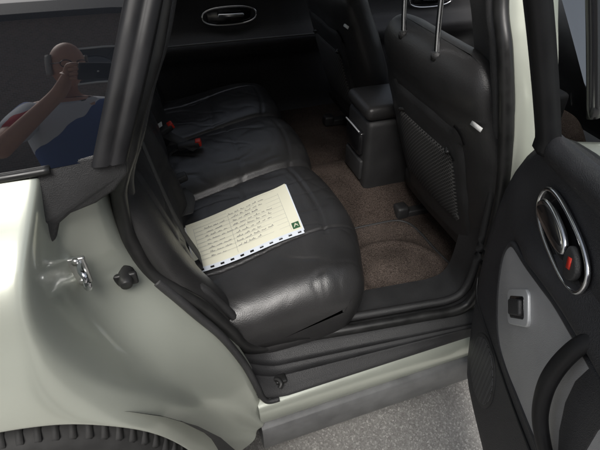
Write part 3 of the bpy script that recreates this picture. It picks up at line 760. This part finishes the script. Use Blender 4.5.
strokes('logo_mark',[[(.93,.14),(.95,.20),(.97,.14)],[(.935,.17),(.968,.175)]],PAPER,.002,.0022)

# ------------------------------------------------------------------ photographer
hx=Vector((math.sin(math.radians(17.4)),math.cos(math.radians(17.4)),0)); rx=Vector((hx.y,-hx.x,0))
def W(r,h,z): return rx*r+hx*h+Vector((0,0,z))
def skin(name,pts,edges,rad,m,parent,root=0,sub=2):
    me=bpy.data.meshes.new(name); me.from_pydata([tuple(p) for p in pts],edges,[])
    o=bpy.data.objects.new(name,me); col.objects.link(o)
    md=o.modifiers.new('k','SKIN'); md.use_smooth_shade=True
    for i,d in enumerate(me.skin_vertices[0].data):
        r=rad[i]; d.radius=(r,r) if not isinstance(r,tuple) else r; d.use_root=(i==root)
    s=o.modifiers.new('u','SUBSURF'); s.levels=sub; s.render_levels=sub
    dg=bpy.context.evaluated_depsgraph_get(); ev=o.evaluated_get(dg); nm=bpy.data.meshes.new_from_object(ev)
    col.objects.unlink(o); bpy.data.objects.remove(o)
    nm.materials.clear(); nm.materials.append(m)
    for p in nm.polygons: p.use_smooth=True
    q=bpy.data.objects.new(name,nm); col.objects.link(q); q.parent=parent
    return q
per=empty('person',(0,0,0)); label(per,'person in red white and blue shirt holding up a phone','person')
names=['pelvis','waist','chest','neck','skull','shL','elL','wrL','paL','shR','elR','wrR','paR','hipL','knL','anL','toL','hipR','knR','anR','toR']
pos=dict(pelvis=W(0,-.46,.93),waist=W(0,-.46,1.08),chest=W(0,-.44,1.28),neck=W(0,-.39,1.44),skull=W(0,-.36,1.53),
 shL=W(-.18,-.42,1.37),elL=W(-.36,-.24,1.17),wrL=W(-.135,-.10,1.375),paL=W(-.105,-.055,1.41),
 shR=W(.18,-.42,1.37),elR=W(.34,-.26,1.14),wrR=W(.135,-.11,1.36),paR=W(.105,-.055,1.40),
 hipL=W(-.10,-.46,.88),knL=W(-.11,-.44,.48),anL=W(-.12,-.47,.09),toL=W(-.14,-.33,.04),
 hipR=W(.10,-.46,.88),knR=W(.12,-.42,.48),anR=W(.14,-.47,.09),toR=W(.17,-.33,.04))
rad=dict(pelvis=(.15,.12),waist=(.15,.13),chest=(.155,.12),neck=.058,skull=.06,shL=.068,elL=.046,wrL=.030,paL=.032,shR=.068,elR=.046,wrR=.030,paR=.032,hipL=.085,knL=.058,anL=.042,toL=.038,hipR=.085,knR=.058,anR=.042,toR=.038)
E=[('pelvis','waist'),('waist','chest'),('chest','neck'),('neck','skull'),('chest','shL'),('shL','elL'),('elL','wrL'),('wrL','paL'),('chest','shR'),('shR','elR'),('elR','wrR'),('wrR','paR'),('pelvis','hipL'),('hipL','knL'),('knL','anL'),('anL','toL'),('pelvis','hipR'),('hipR','knR'),('knR','anR'),('anR','toR')]
pts=[pos[n] for n in names]; rd=[rad[n] for n in names]; ed=[(names.index(a),names.index(b_)) for a,b_ in E]
fw=hx*math.cos(math.radians(38.5))+Vector((0,0,-math.sin(math.radians(38.5)))); upv=hx*math.sin(math.radians(38.5))+Vector((0,0,math.cos(math.radians(38.5))))
cam0=Vector((0,0,1.44))
def ph(r,u,f): return cam0+rx*r+upv*u+fw*f
for sgn,pn in ((-1,'paL'),(1,'paR')):
    pi=names.index(pn)
    for k in range(4):
        u=.028-.019*k; ln=(.95,1.0,.96,.8)[k]
        b0=len(pts); pts+= [ph(sgn*.098,u-.01,-.035),ph(sgn*.088,u,-.014),ph(sgn*(.086-.018*ln),u+.003,-.0075)]
        rd+= [.011,.0095,.0075]; ed+= [(pi,b0),(b0,b0+1),(b0+1,b0+2)]
    b0=len(pts); pts+= [ph(sgn*.085,-.035,-.045),ph(sgn*.060,-.022,-.036),ph(sgn*.040,-.010,-.030)]; rd+= [.013,.011,.0095]; ed+= [(pi,b0),(b0,b0+1),(b0+1,b0+2)]
bodyo=skin('body',pts,ed,rd,SKIN,per)
def head(cx):
    V=[];n1,n2=32,24
    for i in range(n2+1):
        ph_=math.pi*i/n2
        for j in range(n1):
            t=2*math.pi*j/n1; x=math.sin(ph_)*math.cos(t)*.076; y=math.sin(ph_)*math.sin(t)*.098; z=math.cos(ph_)*.118
            if z<0: x*=1-.35*(-z/.118)**1.5; 
            if z<0 and y<0: y*=1-.35*(-z/.118)
            f=max(0,y/.098)
            y+=.024*math.exp(-(x/.013)**2-((z+.012)/.022)**2)*f
            y-=.012*(math.exp(-((abs(x)-.032)/.014)**2-((z-.012)/.012)**2))*f
            y+=.006*math.exp(-(x/.03)**2-((z+.055)/.008)**2)*f-.006*math.exp(-(x/.025)**2-((z+.047)/.004)**2)*f
            y+=.008*math.exp(-(x/.03)**2-((z+.10)/.02)**2)*f
            x+=math.copysign(.016,x)*math.exp(-((y+.005)/.014)**2-((z+.005)/.028)**2)
            V.append(cx+rx*x+(hx*.94+Vector((0,0,-.34))).normalized()*y+(Vector((0,0,.94))+hx*.34).normalized()*z)
    return V,gridfaces(n2+1,n1,cc=True)
hc_=W(0,-.315,1.595)
HV,HF=head(hc_)
bm=bmesh.new(); bm.from_mesh(bodyo.data); vs=[bm.verts.new(v) for v in HV]
for f in HF:
    try: bm.faces.new([vs[i] for i in f]).smooth=True
    except Exception: pass
bm.to_mesh(bodyo.data); bm.free()
hf=(hx*.94+Vector((0,0,-.34))).normalized(); hu=(Vector((0,0,.94))+hx*.34).normalized()
rows=[]
for i in range(9):
    z=-.045+.10*i/8; rows.append([tuple(hc_+rx*math.cos(t)*.083*math.cos(z*5)+hf*math.sin(t)*.105*math.cos(z*5)+hu*z) for t in [math.radians(160+220*k/24) for k in range(25)]])
loft('hair',rows,HAIR,per,solid=.010)
gls=empty('spectacles',(0,0,0),per)
for sg in (-1,1):
    tube('lens_rim',[tuple(hc_+rx*(sg*.033+.024*math.cos(t))+hf*.098+hu*(.008+.017*math.sin(t))) for t in [2*math.pi*k/12 for k in range(12)]],.0022,GLOSS,gls,closed=True,n=6)
    tube('temple',[tuple(hc_+rx*sg*.057+hf*.096+hu*.012),tuple(hc_+rx*sg*.082+hf*.03+hu*.010),tuple(hc_+rx*sg*.085-hf*.01+hu*.005)],.002,GLOSS,gls,n=6)
P2=[W(0,-.46,.90),W(0,-.46,1.08),W(0,-.44,1.28),W(0,-.405,1.395),pos['shL'],pos['shL'].lerp(pos['elL'],.62),pos['shR'],pos['shR'].lerp(pos['elR'],.62)]
skin('shirt',P2,[(0,1),(1,2),(2,3),(2,4),(4,5),(2,6),(6,7)],[(.17,.14),(.172,.152),(.175,.14),.072,.084,.070,.084,.070],SHIRT,per)
P3=[W(0,-.46,.93)]+[pos[n] for n in ('hipL','knL')]+[W(-.12,-.47,.13)]+[pos[n] for n in ('hipR','knR')]+[W(.14,-.47,.13)]
skin('trousers',P3,[(0,1),(1,2),(2,3),(0,4),(4,5),(5,6)],[(.165,.135),.105,.078,.06,.105,.078,.06],TROUSER,per)
for sg,a,b_ in ((-1,'anL','toL'),(1,'anR','toR')):
    A=pos[a]; T=pos[b_]
    tube('shoe',[tuple(A+Vector((0,0,-.045))-hx*.05),tuple(A+Vector((0,0,-.042))),tuple(T+Vector((0,0,.0))),tuple(T+hx*.06)],lambda t:.048-.012*t,GLOSS,per,n=14)
Mx=Matrix((rx,upv,-fw)).transposed()
phn=empty('mobile_phone',tuple(cam0-fw*.010)); label(phn,'slim black mobile phone held up in two hands','phone')
rbox('phone_case',(0,0,0),(.142,.072,.009),GLOSS,phn,bevel=.004,M=Mx)
tube('lens_ring',[tuple(fw*.004+rx*.0),tuple(fw*.0055)],.004,CHROME,phn,n=16,smoothn=0)

# ------------------------------------------------------------------ light
w=bpy.data.worlds.new('World'); S.world=w; w.use_nodes=True
nt=w.node_tree; bg=nt.nodes['Background']; sk=nt.nodes.new('ShaderNodeTexSky'); sk.sky_type='NISHITA'; sk.sun_disc=False
el=math.radians(52); az=math.radians(200)
sk.sun_elevation=el; sk.sun_rotation=az; sk.dust_density=4; sk.air_density=1.2
hs=nt.nodes.new('ShaderNodeHueSaturation'); hs.inputs['Saturation'].default_value=.42; nt.links.new(sk.outputs[0],hs.inputs['Color'])
bg.inputs['Strength'].default_value=.15; nt.links.new(hs.outputs[0],bg.inputs['Color'])
sd=Vector((math.sin(az)*math.cos(el),math.cos(az)*math.cos(el),math.sin(el)))
sl=bpy.data.lights.new('sun','SUN'); sl.energy=3.2; sl.angle=math.radians(28); sl.color=(1,.97,.93)
so_=bpy.data.objects.new('sun',sl); col.objects.link(so_); so_.rotation_euler=(-sd).to_track_quat('-Z','Y').to_euler()
cd=bpy.data.cameras.new('camera'); cd.lens=28.8; cd.sensor_width=36; cd.clip_start=.01; cd.clip_end=600
cam=bpy.data.objects.new('camera',cd); col.objects.link(cam); cam.location=(0,0,1.44)
cam.rotation_euler=(math.radians(90-38.5),0,-math.radians(17.4))
S.camera=cam
S.view_settings.view_transform='Standard'; S.view_settings.look='None'; S.view_settings.exposure=0
